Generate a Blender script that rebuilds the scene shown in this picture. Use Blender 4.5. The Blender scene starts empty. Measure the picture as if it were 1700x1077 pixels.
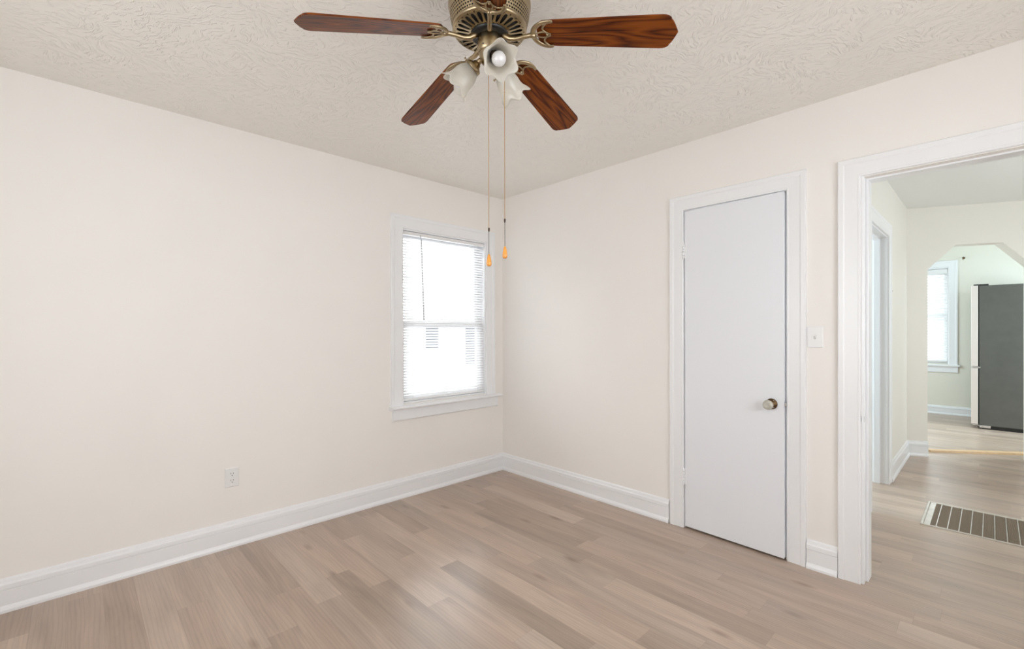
import bpy, bmesh, math, random
from mathutils import Vector, Matrix
random.seed(7)
S = bpy.context.scene
COL = S.collection
PI = math.pi

# ------------------------------------------------------------ camera
cam_d = bpy.data.cameras.new('camera'); cam = bpy.data.objects.new('camera', cam_d); COL.objects.link(cam)
S.camera = cam
cam_d.sensor_width = 36.0; cam_d.sensor_fit = 'HORIZONTAL'
cam_d.lens = 36.0 * 760.237 / 1700.0
cam_d.shift_y = 11.35 / 1700.0
cam_d.clip_start = 0.05; cam_d.clip_end = 200
fw = Vector((0.69086526, 0.72297912, -0.00252731)).normalized()
rt = Vector((0.72297593, -0.6908698, -0.00217159)).normalized()
up = rt.cross(fw)
m = Matrix((rt, up, -fw)).transposed().to_4x4()
m.translation = Vector((-2.80749599, -3.06222840, 1.25614682))
cam.matrix_world = m

# ------------------------------------------------------------ world + light
w = bpy.data.worlds.new('world'); S.world = w; w.use_nodes = True
bg = w.node_tree.nodes['Background']
bg.inputs['Color'].default_value = (0.93, 0.97, 1.0, 1); bg.inputs['Strength'].default_value = 4.9

def area(name, loc, target, sx, sy, power, color):
    d = bpy.data.lights.new(name, 'AREA'); d.shape = 'RECTANGLE'; d.size = sx; d.size_y = sy
    d.energy = power; d.color = color
    o = bpy.data.objects.new(name, d); COL.objects.link(o); o.location = loc
    o.rotation_euler = (Vector(target) - Vector(loc)).to_track_quat('-Z', 'Y').to_euler()
    return o
DAY = (0.97, 0.985, 1.0); COOL = (0.72, 0.89, 1.0)
# fill lamps added behind the camera, set at unseen added windows
area('added_fill_back', (-3.97, -1.9, 1.45), (0, -1.9, 1.45), 1.5, 1.35, 2.5, DAY)
area('added_fill_front', (-1.75, -4.07, 1.45), (-1.75, 0, 1.45), 1.8, 1.35, 5, DAY)
# living room daylight from out of sight; the kitchen lamps are added fill
area('daylight_living_room_window', (1.9, -4.93, 1.45), (1.9, 0, 1.45), 1.7, 1.35, 6, COOL)
area('added_fill_kitchen', (5.2, -5.0, 1.45), (5.2, 0, -1.6), 0.9, 1.2, 70, COOL)  # unseen fill, aimed down to brighten the kitchen floor
area('added_fill_kitchen_side', (4.9, -1.06, 1.5), (4.9, -5, -1.6), 1.0, 1.2, 42, COOL)  # another added kitchen fill from the side, also aimed down
area('added_fill_room_beyond', (1.3, -0.1, 1.5), (1.75, -3, 1.2), 0.8, 1.2, 75, COOL)  # added lamp in the room beyond, brightens the hall doorway jamb

vs = S.view_settings
S.display_settings.display_device = 'sRGB'
vs.view_transform = 'Standard'; vs.look = 'None'; vs.gamma = 1; vs.use_curve_mapping = False
vs.exposure = 0.0
cy = S.cycles
cy.use_denoising = True
cy.max_bounces = 12; cy.diffuse_bounces = 8; cy.glossy_bounces = 5; cy.transmission_bounces = 8; cy.transparent_max_bounces = 12
cy.caustics_reflective = False; cy.caustics_refractive = False; cy.sample_clamp_indirect = 6

# ------------------------------------------------------------ materials
def nmat(name):
    mt = bpy.data.materials.new(name); mt.use_nodes = True
    nt = mt.node_tree; return mt, nt, nt.nodes, nt.links, nt.nodes['Principled BSDF']
def noise_bump(nt, scale, strength, dist=0.002, detail=4, coord='Object', vec=None):
    N, L = nt.nodes, nt.links
    t = N.new('ShaderNodeTexCoord'); n = N.new('ShaderNodeTexNoise'); n.inputs['Scale'].default_value = scale; n.inputs['Detail'].default_value = detail
    L.new(t.outputs[coord], n.inputs['Vector'])
    b = N.new('ShaderNodeBump'); b.inputs['Strength'].default_value = strength; b.inputs['Distance'].default_value = dist
    L.new(n.outputs['Fac'], b.inputs['Height']); return b, n
def simple(name, col, rough=0.5, metal=0.0, bump=None, coat=0.0, spec=0.5, var=0.0, varscale=3):
    mt, nt, N, L, P = nmat(name)
    P.inputs['Base Color'].default_value = (*col, 1); P.inputs['Roughness'].default_value = rough; P.inputs['Metallic'].default_value = metal
    P.inputs['Coat Weight'].default_value = coat; P.inputs['Specular IOR Level'].default_value = spec
    if bump:
        b, n = noise_bump(nt, *bump); L.new(b.outputs['Normal'], P.inputs['Normal'])
    if var:
        t = N.new('ShaderNodeTexCoord'); n = N.new('ShaderNodeTexNoise'); n.inputs['Scale'].default_value = varscale; L.new(t.outputs['Object'], n.inputs['Vector'])
        r = N.new('ShaderNodeValToRGB'); r.color_ramp.elements[0].position = 0.3; r.color_ramp.elements[1].position = 0.7
        r.color_ramp.elements[0].color = (*[c * (1 - var) for c in col], 1); r.color_ramp.elements[1].color = (*[min(1, c * (1 + var)) for c in col], 1)
        L.new(n.outputs['Fac'], r.inputs['Fac']); L.new(r.outputs['Color'], P.inputs['Base Color'])
    return mt

M = {}
M['wall'] = simple('cream_wall_paint', (0.85, 0.825, 0.795), 0.6, bump=(220, 0.12, 0.001), var=0.008)
M['hallwall'] = simple('hallway_pale_paint', (0.82, 0.80, 0.745), 0.55, bump=(220, 0.12, 0.001), var=0.01)
M['kitchenwall'] = simple('pale_green_paint', (0.765, 0.745, 0.66), 0.55, bump=(220, 0.12, 0.001), var=0.01)
M['hallceil'] = simple('hallway_ceiling_paint', (0.84, 0.86, 0.85), 0.7, bump=(120, 0.1, 0.001))
M['trim'] = simple('white_gloss_trim_paint', (0.835, 0.845, 0.86), 0.28, bump=(60, 0.05, 0.001))
M['door'] = simple('white_door_paint', (0.80, 0.82, 0.86), 0.35, bump=(90, 0.05, 0.001))
M['dark'] = simple('shade_darkened_closet_paint', (0.25, 0.23, 0.21), 0.9)  # the closet's lack of light is darkened into this colour
M['plastic'] = simple('white_plastic', (0.80, 0.80, 0.80), 0.3)
M['slot'] = simple('dark_slot', (0.03, 0.028, 0.025), 0.6)
M['brass'] = simple('antique_brass', (0.42, 0.33, 0.205), 0.32, 1.0, bump=(35, 0.06, 0.002), var=0.12, varscale=12)
M['brassdark'] = simple('darkened_brass', (0.15, 0.095, 0.05), 0.35, 1.0, var=0.3, varscale=60)
M['black'] = simple('black_painted_metal', (0.012, 0.012, 0.012), 0.4)
M['chain'] = simple('brass_bead_chain', (0.62, 0.42, 0.25), 0.3, 1.0)
M['chaindark'] = simple('tarnished_bead_chain', (0.10, 0.075, 0.06), 0.4, 0.7)
M['chrome'] = simple('chrome', (0.75, 0.75, 0.76), 0.2, 1.0)
M['fridgeside'] = simple('charcoal_fridge_side', (0.125, 0.125, 0.115), 0.42, 0.35, bump=(300, 0.25, 0.001), var=0.05, varscale=9)
M['fridgedoor'] = simple('brushed_steel_door', (0.80, 0.74, 0.71), 0.35, 0.4)
M['tan'] = simple('raw_wood_strip', (0.62, 0.42, 0.24), 0.45, var=0.06, varscale=20)
M['outhouse'] = simple('white_siding', (0.9, 0.9, 0.9), 0.7)
M['snow'] = simple('pale_ground', (0.8, 0.82, 0.85), 0.9, var=0.05, varscale=1)
M['outglass'] = simple('dark_house_window', (0.02, 0.03, 0.04), 0.4)

def mk_ceiling():
    mt, nt, N, L, P = nmat('brush_textured_ceiling_paint')
    P.inputs['Base Color'].default_value = (0.85, 0.825, 0.78, 1); P.inputs['Roughness'].default_value = 0.42
    t = N.new('ShaderNodeTexCoord')
    # patches (voronoi cells) each with its own brush direction
    v = N.new('ShaderNodeTexVoronoi'); v.inputs['Scale'].default_value = 9.0; L.new(t.outputs['Object'], v.inputs['Vector'])
    sep = N.new('ShaderNodeSeparateColor'); L.new(v.outputs['Color'], sep.inputs['Color'])
    ang = N.new('ShaderNodeMath'); ang.operation = 'MULTIPLY'; ang.inputs[1].default_value = 6.28; L.new(sep.outputs[0], ang.inputs[0])
    dn = N.new('ShaderNodeTexNoise'); dn.inputs['Scale'].default_value = 9; L.new(t.outputs['Object'], dn.inputs['Vector'])
    add = N.new('ShaderNodeVectorMath'); add.operation = 'MULTIPLY_ADD'; add.inputs[1].default_value = (0.09,) * 3; L.new(dn.outputs['Color'], add.inputs[0]); L.new(t.outputs['Object'], add.inputs[2])
    rot = N.new('ShaderNodeVectorRotate'); rot.rotation_type = 'Z_AXIS'; L.new(add.outputs[0], rot.inputs['Vector']); L.new(ang.outputs[0], rot.inputs['Angle'])
    mp = N.new('ShaderNodeMapping'); mp.inputs['Scale'].default_value = (24, 105, 24); L.new(rot.outputs[0], mp.inputs['Vector'])
    n = N.new('ShaderNodeTexNoise'); n.inputs['Scale'].default_value = 1.0; n.inputs['Detail'].default_value = 2.5; L.new(mp.outputs[0], n.inputs['Vector'])
    cr = N.new('ShaderNodeValToRGB'); cr.color_ramp.elements[0].position = 0.52; cr.color_ramp.elements[1].position = 0.66; L.new(n.outputs['Fac'], cr.inputs['Fac'])
    b = N.new('ShaderNodeBump'); b.inputs['Strength'].default_value = 0.65; b.inputs['Distance'].default_value = 0.0035
    L.new(cr.outputs['Color'], b.inputs['Height']); L.new(b.outputs['Normal'], P.inputs['Normal'])
    return mt
M['ceiling'] = mk_ceiling()

def mk_floor():
    mt, nt, N, L, P = nmat('greige_oak_plank_floor')
    t = N.new('ShaderNodeTexCoord'); s = N.new('ShaderNodeSeparateXYZ'); L.new(t.outputs['Object'], s.inputs[0])
    def mth(op, a, b=None, c=None):
        n = N.new('ShaderNodeMath'); n.operation = op
        for i, q in enumerate((a, b, c)):
            if q is None: continue
            if isinstance(q, (int, float)): n.inputs[i].default_value = q
            else: L.new(q, n.inputs[i])
        return n.outputs[0]
    Wd, Ln = 0.118, 0.92
    u = mth('DIVIDE', s.outputs['X'], Wd); row = mth('FLOOR', u); fu = mth('FRACT', u)
    wn = N.new('ShaderNodeTexWhiteNoise'); wn.noise_dimensions = '1D'; L.new(row, wn.inputs['W'])
    v = mth('ADD', mth('DIVIDE', s.outputs['Y'], Ln), wn.outputs['Value']); idx = mth('FLOOR', v); fv = mth('FRACT', v)
    cell = mth('MULTIPLY_ADD', row, 17.31, mth('MULTIPLY', idx, 5.77))
    wc = N.new('ShaderNodeTexWhiteNoise'); wc.noise_dimensions = '1D'; L.new(cell, wc.inputs['W'])
    # three tone strips inside one printed plank
    ramp = N.new('ShaderNodeValToRGB'); e = ramp.color_ramp.elements
    e[0].position = 0; e[0].color = (0.36, 0.27, 0.207, 1); e[1].position = 1; e[1].color = (0.51, 0.40, 0.32, 1)
    for ps, cc in ((0.25, (0.455, 0.34, 0.265, 1)), (0.5, (0.41, 0.32, 0.255, 1)), (0.75, (0.485, 0.365, 0.283, 1))):
        k = e.new(ps); k.color = cc
    L.new(wc.outputs['Value'], ramp.inputs['Fac'])
    # grain, stretched along Y and offset per plank
    off = N.new('ShaderNodeCombineXYZ'); L.new(mth('MULTIPLY', wc.outputs['Value'], 40), off.inputs[2]); 
    addv = N.new('ShaderNodeVectorMath'); addv.operation = 'ADD'; L.new(t.outputs['Object'], addv.inputs[0]); L.new(off.outputs[0], addv.inputs[1])
    mp = N.new('ShaderNodeMapping'); mp.inputs['Scale'].default_value = (14, 1.7, 1); L.new(addv.outputs[0], mp.inputs['Vector'])
    g1 = N.new('ShaderNodeTexNoise'); g1.inputs['Scale'].default_value = 1; g1.inputs['Detail'].default_value = 7; g1.inputs['Roughness'].default_value = 0.55; g1.inputs['Distortion'].default_value = 0.7; L.new(mp.outputs[0], g1.inputs['Vector'])
    mp2 = N.new('ShaderNodeMapping'); mp2.inputs['Scale'].default_value = (95, 5, 1); L.new(addv.outputs[0], mp2.inputs['Vector'])
    g2 = N.new('ShaderNodeTexNoise'); g2.inputs['Scale'].default_value = 1; g2.inputs['Detail'].default_value = 3; L.new(mp2.outputs[0], g2.inputs['Vector'])
    # cathedral rings
    wv = N.new('ShaderNodeTexWave'); wv.bands_direction = 'X'; wv.inputs['Scale'].default_value = 1.3; wv.inputs['Distortion'].default_value = 9; wv.inputs['Detail'].default_value = 2; wv.inputs['Detail Scale'].default_value = 0.7
    mp3 = N.new('ShaderNodeMapping'); mp3.inputs['Scale'].default_value = (16, 1.9, 1); L.new(addv.outputs[0], mp3.inputs['Vector']); L.new(mp3.outputs[0], wv.inputs['Vector'])
    # knots
    mp4 = N.new('ShaderNodeMapping'); mp4.inputs['Scale'].default_value = (6.0, 2.0, 1); L.new(addv.outputs[0], mp4.inputs['Vector'])
    vk = N.new('ShaderNodeTexVoronoi'); vk.inputs['Scale'].default_value = 1.0; L.new(mp4.outputs[0], vk.inputs['Vector'])
    kr = N.new('ShaderNodeValToRGB'); kr.color_ramp.elements[0].color = (0.60, 0.54, 0.50, 1); kr.color_ramp.elements[1].color = (1, 1, 1, 1); kr.color_ramp.elements[1].position = 0.14; kr.color_ramp.elements[0].position = 0.01
    L.new(vk.outputs['Distance'], kr.inputs['Fac'])
    def ramp2(src, lo, hi, p0=0.3, p1=0.7):
        r = N.new('ShaderNodeValToRGB'); r.color_ramp.elements[0].position = p0; r.color_ramp.elements[1].position = p1
        r.color_ramp.elements[0].color = (lo, lo, lo, 1); r.color_ramp.elements[1].color = (hi, hi, hi, 1); L.new(src, r.inputs['Fac']); return r.outputs['Color']
    def mul(a, b):
        x = N.new('ShaderNodeMix'); x.data_type = 'RGBA'; x.blend_type = 'MULTIPLY'; x.inputs['Factor'].default_value = 1
        L.new(a, x.inputs[6]); L.new(b, x.inputs[7]); return x.outputs[2]
    c = mul(ramp.outputs['Color'], ramp2(g1.outputs['Fac'], 0.80, 1.09))
    c = mul(c, ramp2(g2.outputs['Fac'], 0.96, 1.03)); c = mul(c, ramp2(wv.outputs['Fac'], 0.93, 1.02, 0.0, 0.5)); c = mul(c, kr.outputs['Color'])
    # seams
    eu = mth('MINIMUM', fu, mth('SUBTRACT', 1, fu)); ev = mth('MINIMUM', fv, mth('SUBTRACT', 1, fv))
    su = mth('LESS_THAN', eu, 0.006); sv = mth('LESS_THAN', ev, 0.0009); sm = mth('MAXIMUM', su, sv)
    dk = N.new('ShaderNodeMix'); dk.data_type = 'RGBA'; dk.blend_type = 'MULTIPLY'; L.new(mth('MULTIPLY', sm, 0.22), dk.inputs['Factor']); L.new(c, dk.inputs[6]); dk.inputs[7].default_value = (0.4, 0.35, 0.3, 1)
    L.new(dk.outputs[2], P.inputs['Base Color'])
    P.inputs['Roughness'].default_value = 0.31; P.inputs['Specular IOR Level'].default_value = 0.75
    b = N.new('ShaderNodeBump'); b.inputs['Strength'].default_value = 0.12; b.inputs['Distance'].default_value = 0.001; L.new(g2.outputs['Fac'], b.inputs['Height']); L.new(b.outputs['Normal'], P.inputs['Normal'])
    return mt
M['floor'] = mk_floor()

def mk_wood(name, dark, mid, light, ringscale=1.0):
    mt, nt, N, L, P = nmat(name)
    t = N.new('ShaderNodeTexCoord'); oi = N.new('ShaderNodeObjectInfo')
    of = N.new('ShaderNodeMath'); of.operation = 'MULTIPLY'; of.inputs[1].default_value = 9.0; L.new(oi.outputs['Random'], of.inputs[0])
    cb = N.new('ShaderNodeCombineXYZ'); L.new(of.outputs[0], cb.inputs[2])
    ad = N.new('ShaderNodeVectorMath'); ad.operation = 'ADD'; L.new(t.outputs['Object'], ad.inputs[0]); L.new(cb.outputs[0], ad.inputs[1])
    mp = N.new('ShaderNodeMapping'); mp.inputs['Scale'].default_value = (2.6 * ringscale, 26 * ringscale, 1); L.new(ad.outputs[0], mp.inputs['Vector'])
    n = N.new('ShaderNodeTexNoise'); n.inputs['Scale'].default_value = 0.55; n.inputs['Detail'].default_value = 1.5; L.new(mp.outputs[0], n.inputs['Vector'])
    mu = N.new('ShaderNodeMath'); mu.operation = 'MULTIPLY'; mu.inputs[1].default_value = 30; L.new(n.outputs['Fac'], mu.inputs[0])
    fr = N.new('ShaderNodeMath'); fr.operation = 'PINGPONG'; fr.inputs[1].default_value = 1; L.new(mu.outputs[0], fr.inputs[0])
    mp2 = N.new('ShaderNodeMapping'); mp2.inputs['Scale'].default_value = (12, 260, 1); L.new(ad.outputs[0], mp2.inputs['Vector'])
    n2 = N.new('ShaderNodeTexNoise'); n2.inputs['Scale'].default_value = 1; n2.inputs['Detail'].default_value = 4; L.new(mp2.outputs[0], n2.inputs['Vector'])
    mx = N.new('ShaderNodeMath'); mx.operation = 'MULTIPLY_ADD'; mx.inputs[1].default_value = 0.55; L.new(n2.outputs['Fac'], mx.inputs[0])
    h = N.new('ShaderNodeMath'); h.operation = 'MULTIPLY'; h.inputs[1].default_value = 0.5; L.new(fr.outputs[0], h.inputs[0]); L.new(h.outputs[0], mx.inputs[2])
    r = N.new('ShaderNodeValToRGB'); e = r.color_ramp.elements; e[0].position = 0.22; e[0].color = (*dark, 1); e[1].position = 0.75; e[1].color = (*light, 1); k = e.new(0.42); k.color = (*mid, 1)
    L.new(mx.outputs[0], r.inputs['Fac']); L.new(r.outputs['Color'], P.inputs['Base Color'])
    P.inputs['Roughness'].default_value = 0.33; P.inputs['Specular IOR Level'].default_value = 0.22
    b = N.new('ShaderNodeBump'); b.inputs['Strength'].default_value = 0.15; b.inputs['Distance'].default_value = 0.0008; L.new(n2.outputs['Fac'], b.inputs['Height']); L.new(b.outputs['Normal'], P.inputs['Normal'])
    return mt
M['blade'] = mk_wood('dark_oak_blade', (0.02, 0.004, 0.0008), (0.105, 0.021, 0.002), (0.21, 0.052, 0.005))
M['knobwood'] = simple('honey_wood_pull', (0.80, 0.33, 0.05), 0.28, coat=0.6, var=0.12, varscale=30)
M['bladeedge'] = simple('blade_edge_wood', (0.32, 0.11, 0.05), 0.45)

def translucent(name, col, fac, rough=0.5, gloss=0.06, alabaster=False):
    mt = bpy.data.materials.new(name); mt.use_nodes = True; nt = mt.node_tree; N, L = nt.nodes, nt.links
    N.remove(N['Principled BSDF']); out = N['Material Output']
    d = N.new('ShaderNodeBsdfDiffuse'); d.inputs['Color'].default_value = (*col, 1)
    tr = N.new('ShaderNodeBsdfTranslucent'); tr.inputs['Color'].default_value = (*col, 1)
    m1 = N.new('ShaderNodeMixShader'); m1.inputs[0].default_value = fac; L.new(d.outputs[0], m1.inputs[1]); L.new(tr.outputs[0], m1.inputs[2])
    g = N.new('ShaderNodeBsdfGlossy'); g.inputs['Roughness'].default_value = rough; m2 = N.new('ShaderNodeMixShader'); m2.inputs[0].default_value = gloss
    L.new(m1.outputs[0], m2.inputs[1]); L.new(g.outputs[0], m2.inputs[2]); L.new(m2.outputs[0], out.inputs[0])
    if alabaster:
        t = N.new('ShaderNodeTexCoord'); n = N.new('ShaderNodeTexNoise'); n.inputs['Scale'].default_value = 14; n.inputs['Detail'].default_value = 3; n.inputs['Distortion'].default_value = 1.5; L.new(t.outputs['Object'], n.inputs['Vector'])
        r = N.new('ShaderNodeValToRGB'); r.color_ramp.elements[0].color = (*[c * 0.88 for c in col], 1); r.color_ramp.elements[1].color = (*col, 1); r.color_ramp.elements[0].position = 0.35; r.color_ramp.elements[1].position = 0.65
        L.new(n.outputs['Fac'], r.inputs['Fac']); L.new(r.outputs['Color'], d.inputs['Color']); L.new(r.outputs['Color'], tr.inputs['Color'])
    return mt
M['slat'] = translucent('white_blind_slat', (0.94, 0.94, 0.94), 0.6)
M['slatthick'] = translucent('white_faux_wood_slat', (0.92, 0.93, 0.93), 0.12)
M['shade'] = translucent('frosted_alabaster_glass', (0.98, 0.955, 0.89), 0.65, 0.3, 0.07, True)
M['bulb'] = translucent('frosted_bulb_glass', (0.93, 0.93, 0.95), 0.3, 0.15, 0.1)

def mk_pane():
    mt = bpy.data.materials.new('clear_window_glass'); mt.use_nodes = True; nt = mt.node_tree; N, L = nt.nodes, nt.links
    N.remove(N['Principled BSDF']); out = N['Material Output']
    t = N.new('ShaderNodeBsdfTransparent'); g = N.new('ShaderNodeBsdfGlossy'); g.inputs['Roughness'].default_value = 0.02
    f = N.new('ShaderNodeFresnel'); f.inputs['IOR'].default_value = 1.3; mx = N.new('ShaderNodeMixShader')
    L.new(f.outputs[0], mx.inputs[0]); L.new(t.outputs[0], mx.inputs[1]); L.new(g.outputs[0], mx.inputs[2]); L.new(mx.outputs[0], out.inputs[0]); return mt
M['pane'] = mk_pane()
def mk_crystal():
    mt, nt, N, L, P = nmat('clear_knob_glass'); P.inputs['Base Color'].default_value = (0.96, 0.94, 0.83, 1)
    P.inputs['Transmission Weight'].default_value = 0.5; P.inputs['Roughness'].default_value = 0.06; P.inputs['IOR'].default_value = 1.5; return mt
M['crystal'] = mk_crystal()
def mk_grille():
    mt, nt, N, L, P = nmat('brown_enamel_grille'); P.inputs['Base Color'].default_value = (0.25, 0.185, 0.125, 1); P.inputs['Roughness'].default_value = 0.33; P.inputs['Metallic'].default_value = 0.25
    b, n = noise_bump(nt, 30, 0.3, 0.001); L.new(b.outputs['Normal'], P.inputs['Normal']); return mt
M['grille'] = mk_grille()
M['grillerim'] = simple('worn_metal_rim', (0.62, 0.58, 0.52), 0.28, 0.6, var=0.1, varscale=20)

# ------------------------------------------------------------ mesh helpers
class MB:
    def __init__(self): self.v = []; self.f = []; self.s = []
    def add(self, verts, faces, smooth=False):
        o = len(self.v); self.v += [tuple(q) for q in verts]; self.f += [tuple(i + o for i in f) for f in faces]; self.s += [smooth] * len(faces); return self
    def box(self, a, b):
        x0, y0, z0 = a; x1, y1, z1 = b
        v = [(x0,y0,z0),(x1,y0,z0),(x1,y1,z0),(x0,y1,z0),(x0,y0,z1),(x1,y0,z1),(x1,y1,z1),(x0,y1,z1)]
        return self.add(v, [(0,3,2,1),(4,5,6,7),(0,1,5,4),(1,2,6,5),(2,3,7,6),(3,0,4,7)])
    def prism(self, poly, fn, d0, d1):
        """polygon in 2D mapped by fn(a,b,d), thickness d0..d1"""
        n = len(poly); v = [fn(a, b, d0) for a, b in poly] + [fn(a, b, d1) for a, b in poly]
        f = [tuple(range(n))[::-1], tuple(range(n, 2*n))] + [(i, (i+1) % n, n + (i+1) % n, n + i) for i in range(n)]
        return self.add(v, f)
    def lathe(self, prof, seg=32, mat=None, smooth=True, caps=True):
        v = []; f = []; n = len(prof)
        for r, z in prof:
            for k in range(seg):
                a = 2*PI*k/seg; q = Vector((r*math.cos(a), r*math.sin(a), z)); v.append(mat @ q if mat else q)
        for i in range(n-1):
            for k in range(seg):
                k2 = (k+1) % seg; f.append((i*seg+k, i*seg+k2, (i+1)*seg+k2, (i+1)*seg+k))
        if caps:
            f.append(tuple(range(seg))[::-1]); f.append(tuple(range((n-1)*seg, n*seg)))
        return self.add(v, f, smooth)
    def tube(self, pts, rad, seg=8, smooth=True, flat=1.0):
        pts = [Vector(p) for p in pts]; n = len(pts); rads = rad if isinstance(rad, (list, tuple)) else [rad]*n
        v = []; f = []; prev = None
        for i, p in enumerate(pts):
            d = (pts[min(i+1, n-1)] - pts[max(i-1, 0)]).normalized()
            if prev is None:
                up_ = Vector((0,0,1)) if abs(d.z) < 0.9 else Vector((1,0,0)); a = d.cross(up_).normalized()
            else:
                a = (prev - d*prev.dot(d)).normalized()
            prev = a; b = a.cross(d)
            for k in range(seg):
                t = 2*PI*k/seg; v.append(p + a*math.cos(t)*rads[i] + b*math.sin(t)*rads[i]*flat)
        for i in range(n-1):
            for k in range(seg):
                k2 = (k+1) % seg; f.append((i*seg+k, (i+1)*seg+k, (i+1)*seg+k2, i*seg+k2))
        f.append(tuple(range(seg))); f.append(tuple(range((n-1)*seg, n*seg))[::-1])
        return self.add(v, f, smooth)
    def sweep(self, path, prof, fn, closed=False, side=1):
        """sweep a profile [(u outward, d depth)] along a 2D path, mitred; fn(a,b,d)->3D"""
        n = len(path); P = [Vector(p) for p in path]; secs = []
        for i in range(n):
            dirs = []
            if closed or i > 0: dirs.append((P[i] - P[i-1]).normalized())
            if closed or i < n-1: dirs.append((P[(i+1) % n] - P[i]).normalized())
            ns = [Vector((-d.y, d.x))*side for d in dirs]
            if len(ns) == 2:
                mv = (ns[0] + ns[1]).normalized(); mv = mv / max(0.2, mv.dot(ns[0]))
            else: mv = ns[0]
            secs.append([fn(P[i].x + mv.x*u, P[i].y + mv.y*u, d) for u, d in prof])
        k = len(prof); v = [q for s in secs for q in s]; f = []
        for i in range(n if closed else n-1):
            j = (i+1) % n
            for a in range(k):
                b = (a+1) % k; f.append((i*k+a, i*k+b, j*k+b, j*k+a))
        if not closed: f.append(tuple(range(k))); f.append(tuple(range((n-1)*k, n*k))[::-1])
        return self.add(v, f)
    def build(self, name, mat, parent=None, bevel=0.0, mats=None, weld=False):
        me = bpy.data.meshes.new(name); me.from_pydata(self.v, [], self.f); me.update()
        bm = bmesh.new(); bm.from_mesh(me)
        if weld: bmesh.ops.remove_doubles(bm, verts=bm.verts, dist=1e-5)
        bmesh.ops.recalc_face_normals(bm, faces=bm.faces)
        bm.to_mesh(me); bm.free()
        if not weld:
            me.polygons.foreach_set('use_smooth', self.s)
        elif any(self.s):
            me.polygons.foreach_set('use_smooth', [True]*len(me.polygons))
        me.materials.append(M[mat] if isinstance(mat, str) else mat)
        o = bpy.data.objects.new(name, me); COL.objects.link(o)
        if parent: o.parent = parent
        if bevel:
            md = o.modifiers.new('bevel', 'BEVEL'); md.width = bevel; md.segments = 2; md.limit_method = 'ANGLE'; md.angle_limit = math.radians(40)
        return o
def struct(o): o['kind'] = 'structure'; return o
def tag(o, label, cat, group=None):
    o['label'] = label; o['category'] = cat
    if group: o['group'] = group
    return o
def empty(name, loc, rot=(0,0,0)):
    o = bpy.data.objects.new(name, None); o.empty_display_size = 0.1; COL.objects.link(o); o.location = loc; o.rotation_euler = rot; return o
def origin(o, loc):
    """move an object's origin to loc without moving its mesh"""
    o.data.transform(Matrix.Translation(-Vector(loc))); o.location = loc; return o

# wall slab with rectangular openings.  axis 'x': wall runs along x, thickness y0..y1 ; axis 'y': runs along y
def wall(name, mat, axis, a0, a1, t0, t1, z0, z1, opens=()):
    mb = MB()
    def bx(p0, p1, q0, q1):
        if p1 - p0 < 1e-5 or q1 - q0 < 1e-5: return
        if axis == 'x': mb.box((p0, t0, q0), (p1, t1, q1))
        else: mb.box((t0, p0, q0), (t1, p1, q1))
    c = a0
    for (o0, o1, oz0, oz1) in sorted(opens):
        bx(c, o0, z0, z1); bx(o0, o1, z0, oz0); bx(o0, o1, oz1, z1); c = o1
    bx(c, a1, z0, z1)
    return struct(mb.build(name, mat))

H = 2.44
XB, YF = -3.9, -4.0           # back and front walls of the bedroom
# ------------------------------------------------------------ large structure
fl = MB(); fl.box((XB-0.15, -5.3, -0.1), (6.65, 0.15, 0.0)); struct(fl.build('floor', 'floor'))
ce = MB(); ce.box((XB-0.15, YF-0.15, H), (0.0, 0.15, H+0.1)); struct(ce.build('ceiling', 'ceiling'))
HC = 2.46
ce = MB(); ce.box((0.0, -5.3, HC), (6.65, 0.15, HC+0.1)); struct(ce.build('ceiling_hallway', 'hallceil'))
# main bedroom
WX0, WX1, WZ0, WZ1 = -1.03, -0.195, 0.70, 2.03
wall('wall_left', 'wall', 'x', XB-0.15, 6.65, 0.0, 0.13, 0, HC, [(WX0, WX1, WZ0, WZ1)])
WT = 0.12
CY0, CY1 = -2.295, -1.71       # closet opening
OY0, OY1 = -3.40, -2.624       # hall opening (rough)
DH = 2.005
wall('wall_right', 'wall', 'y', YF, 0.0, 0.0, WT, 0, HC, [(OY0, OY1, 0, DH), (CY0, CY1, 0, DH+0.01)])
wall('wall_back', 'wall', 'y', YF-0.15, 0.0, XB-0.15, XB, 0, H, [(-2.65, -1.15, 0.78, 2.12)])
wall('wall_front', 'wall', 'x', XB-0.15, WT, YF-0.15, YF, 0, HC, [(-2.7, -0.8, 0.78, 2.12)])
# closet interior
cl = MB(); cl.box((WT, -1.6, 0), (0.8, -1.52, HC)); cl.box((0.8, -2.36, 0), (0.88, -1.52, HC))
struct(cl.build('wall_closet', 'dark'))
# hall
HY = -2.48                     # hall side wall plane
wall('wall_hallway', 'hallwall', 'x', WT, 3.22, HY, HY+0.12, 0, HC, [(1.16, 1.965, 0, 2.015)])
wall('wall_hallway_side', 'hallwall', 'x', WT, 5.0, -5.3, -5.15, 0, HC, [(1.05, 2.75, 0.78, 2.12)])
wall('wall_living_room', 'hallwall', 'y', -5.15, YF-0.15, 0.0, WT, 0, HC)
wall('wall_bedroom_beyond', 'hallwall', 'y', HY+0.12, 0.0, 3.22, 3.32, 0, HC)
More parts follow.
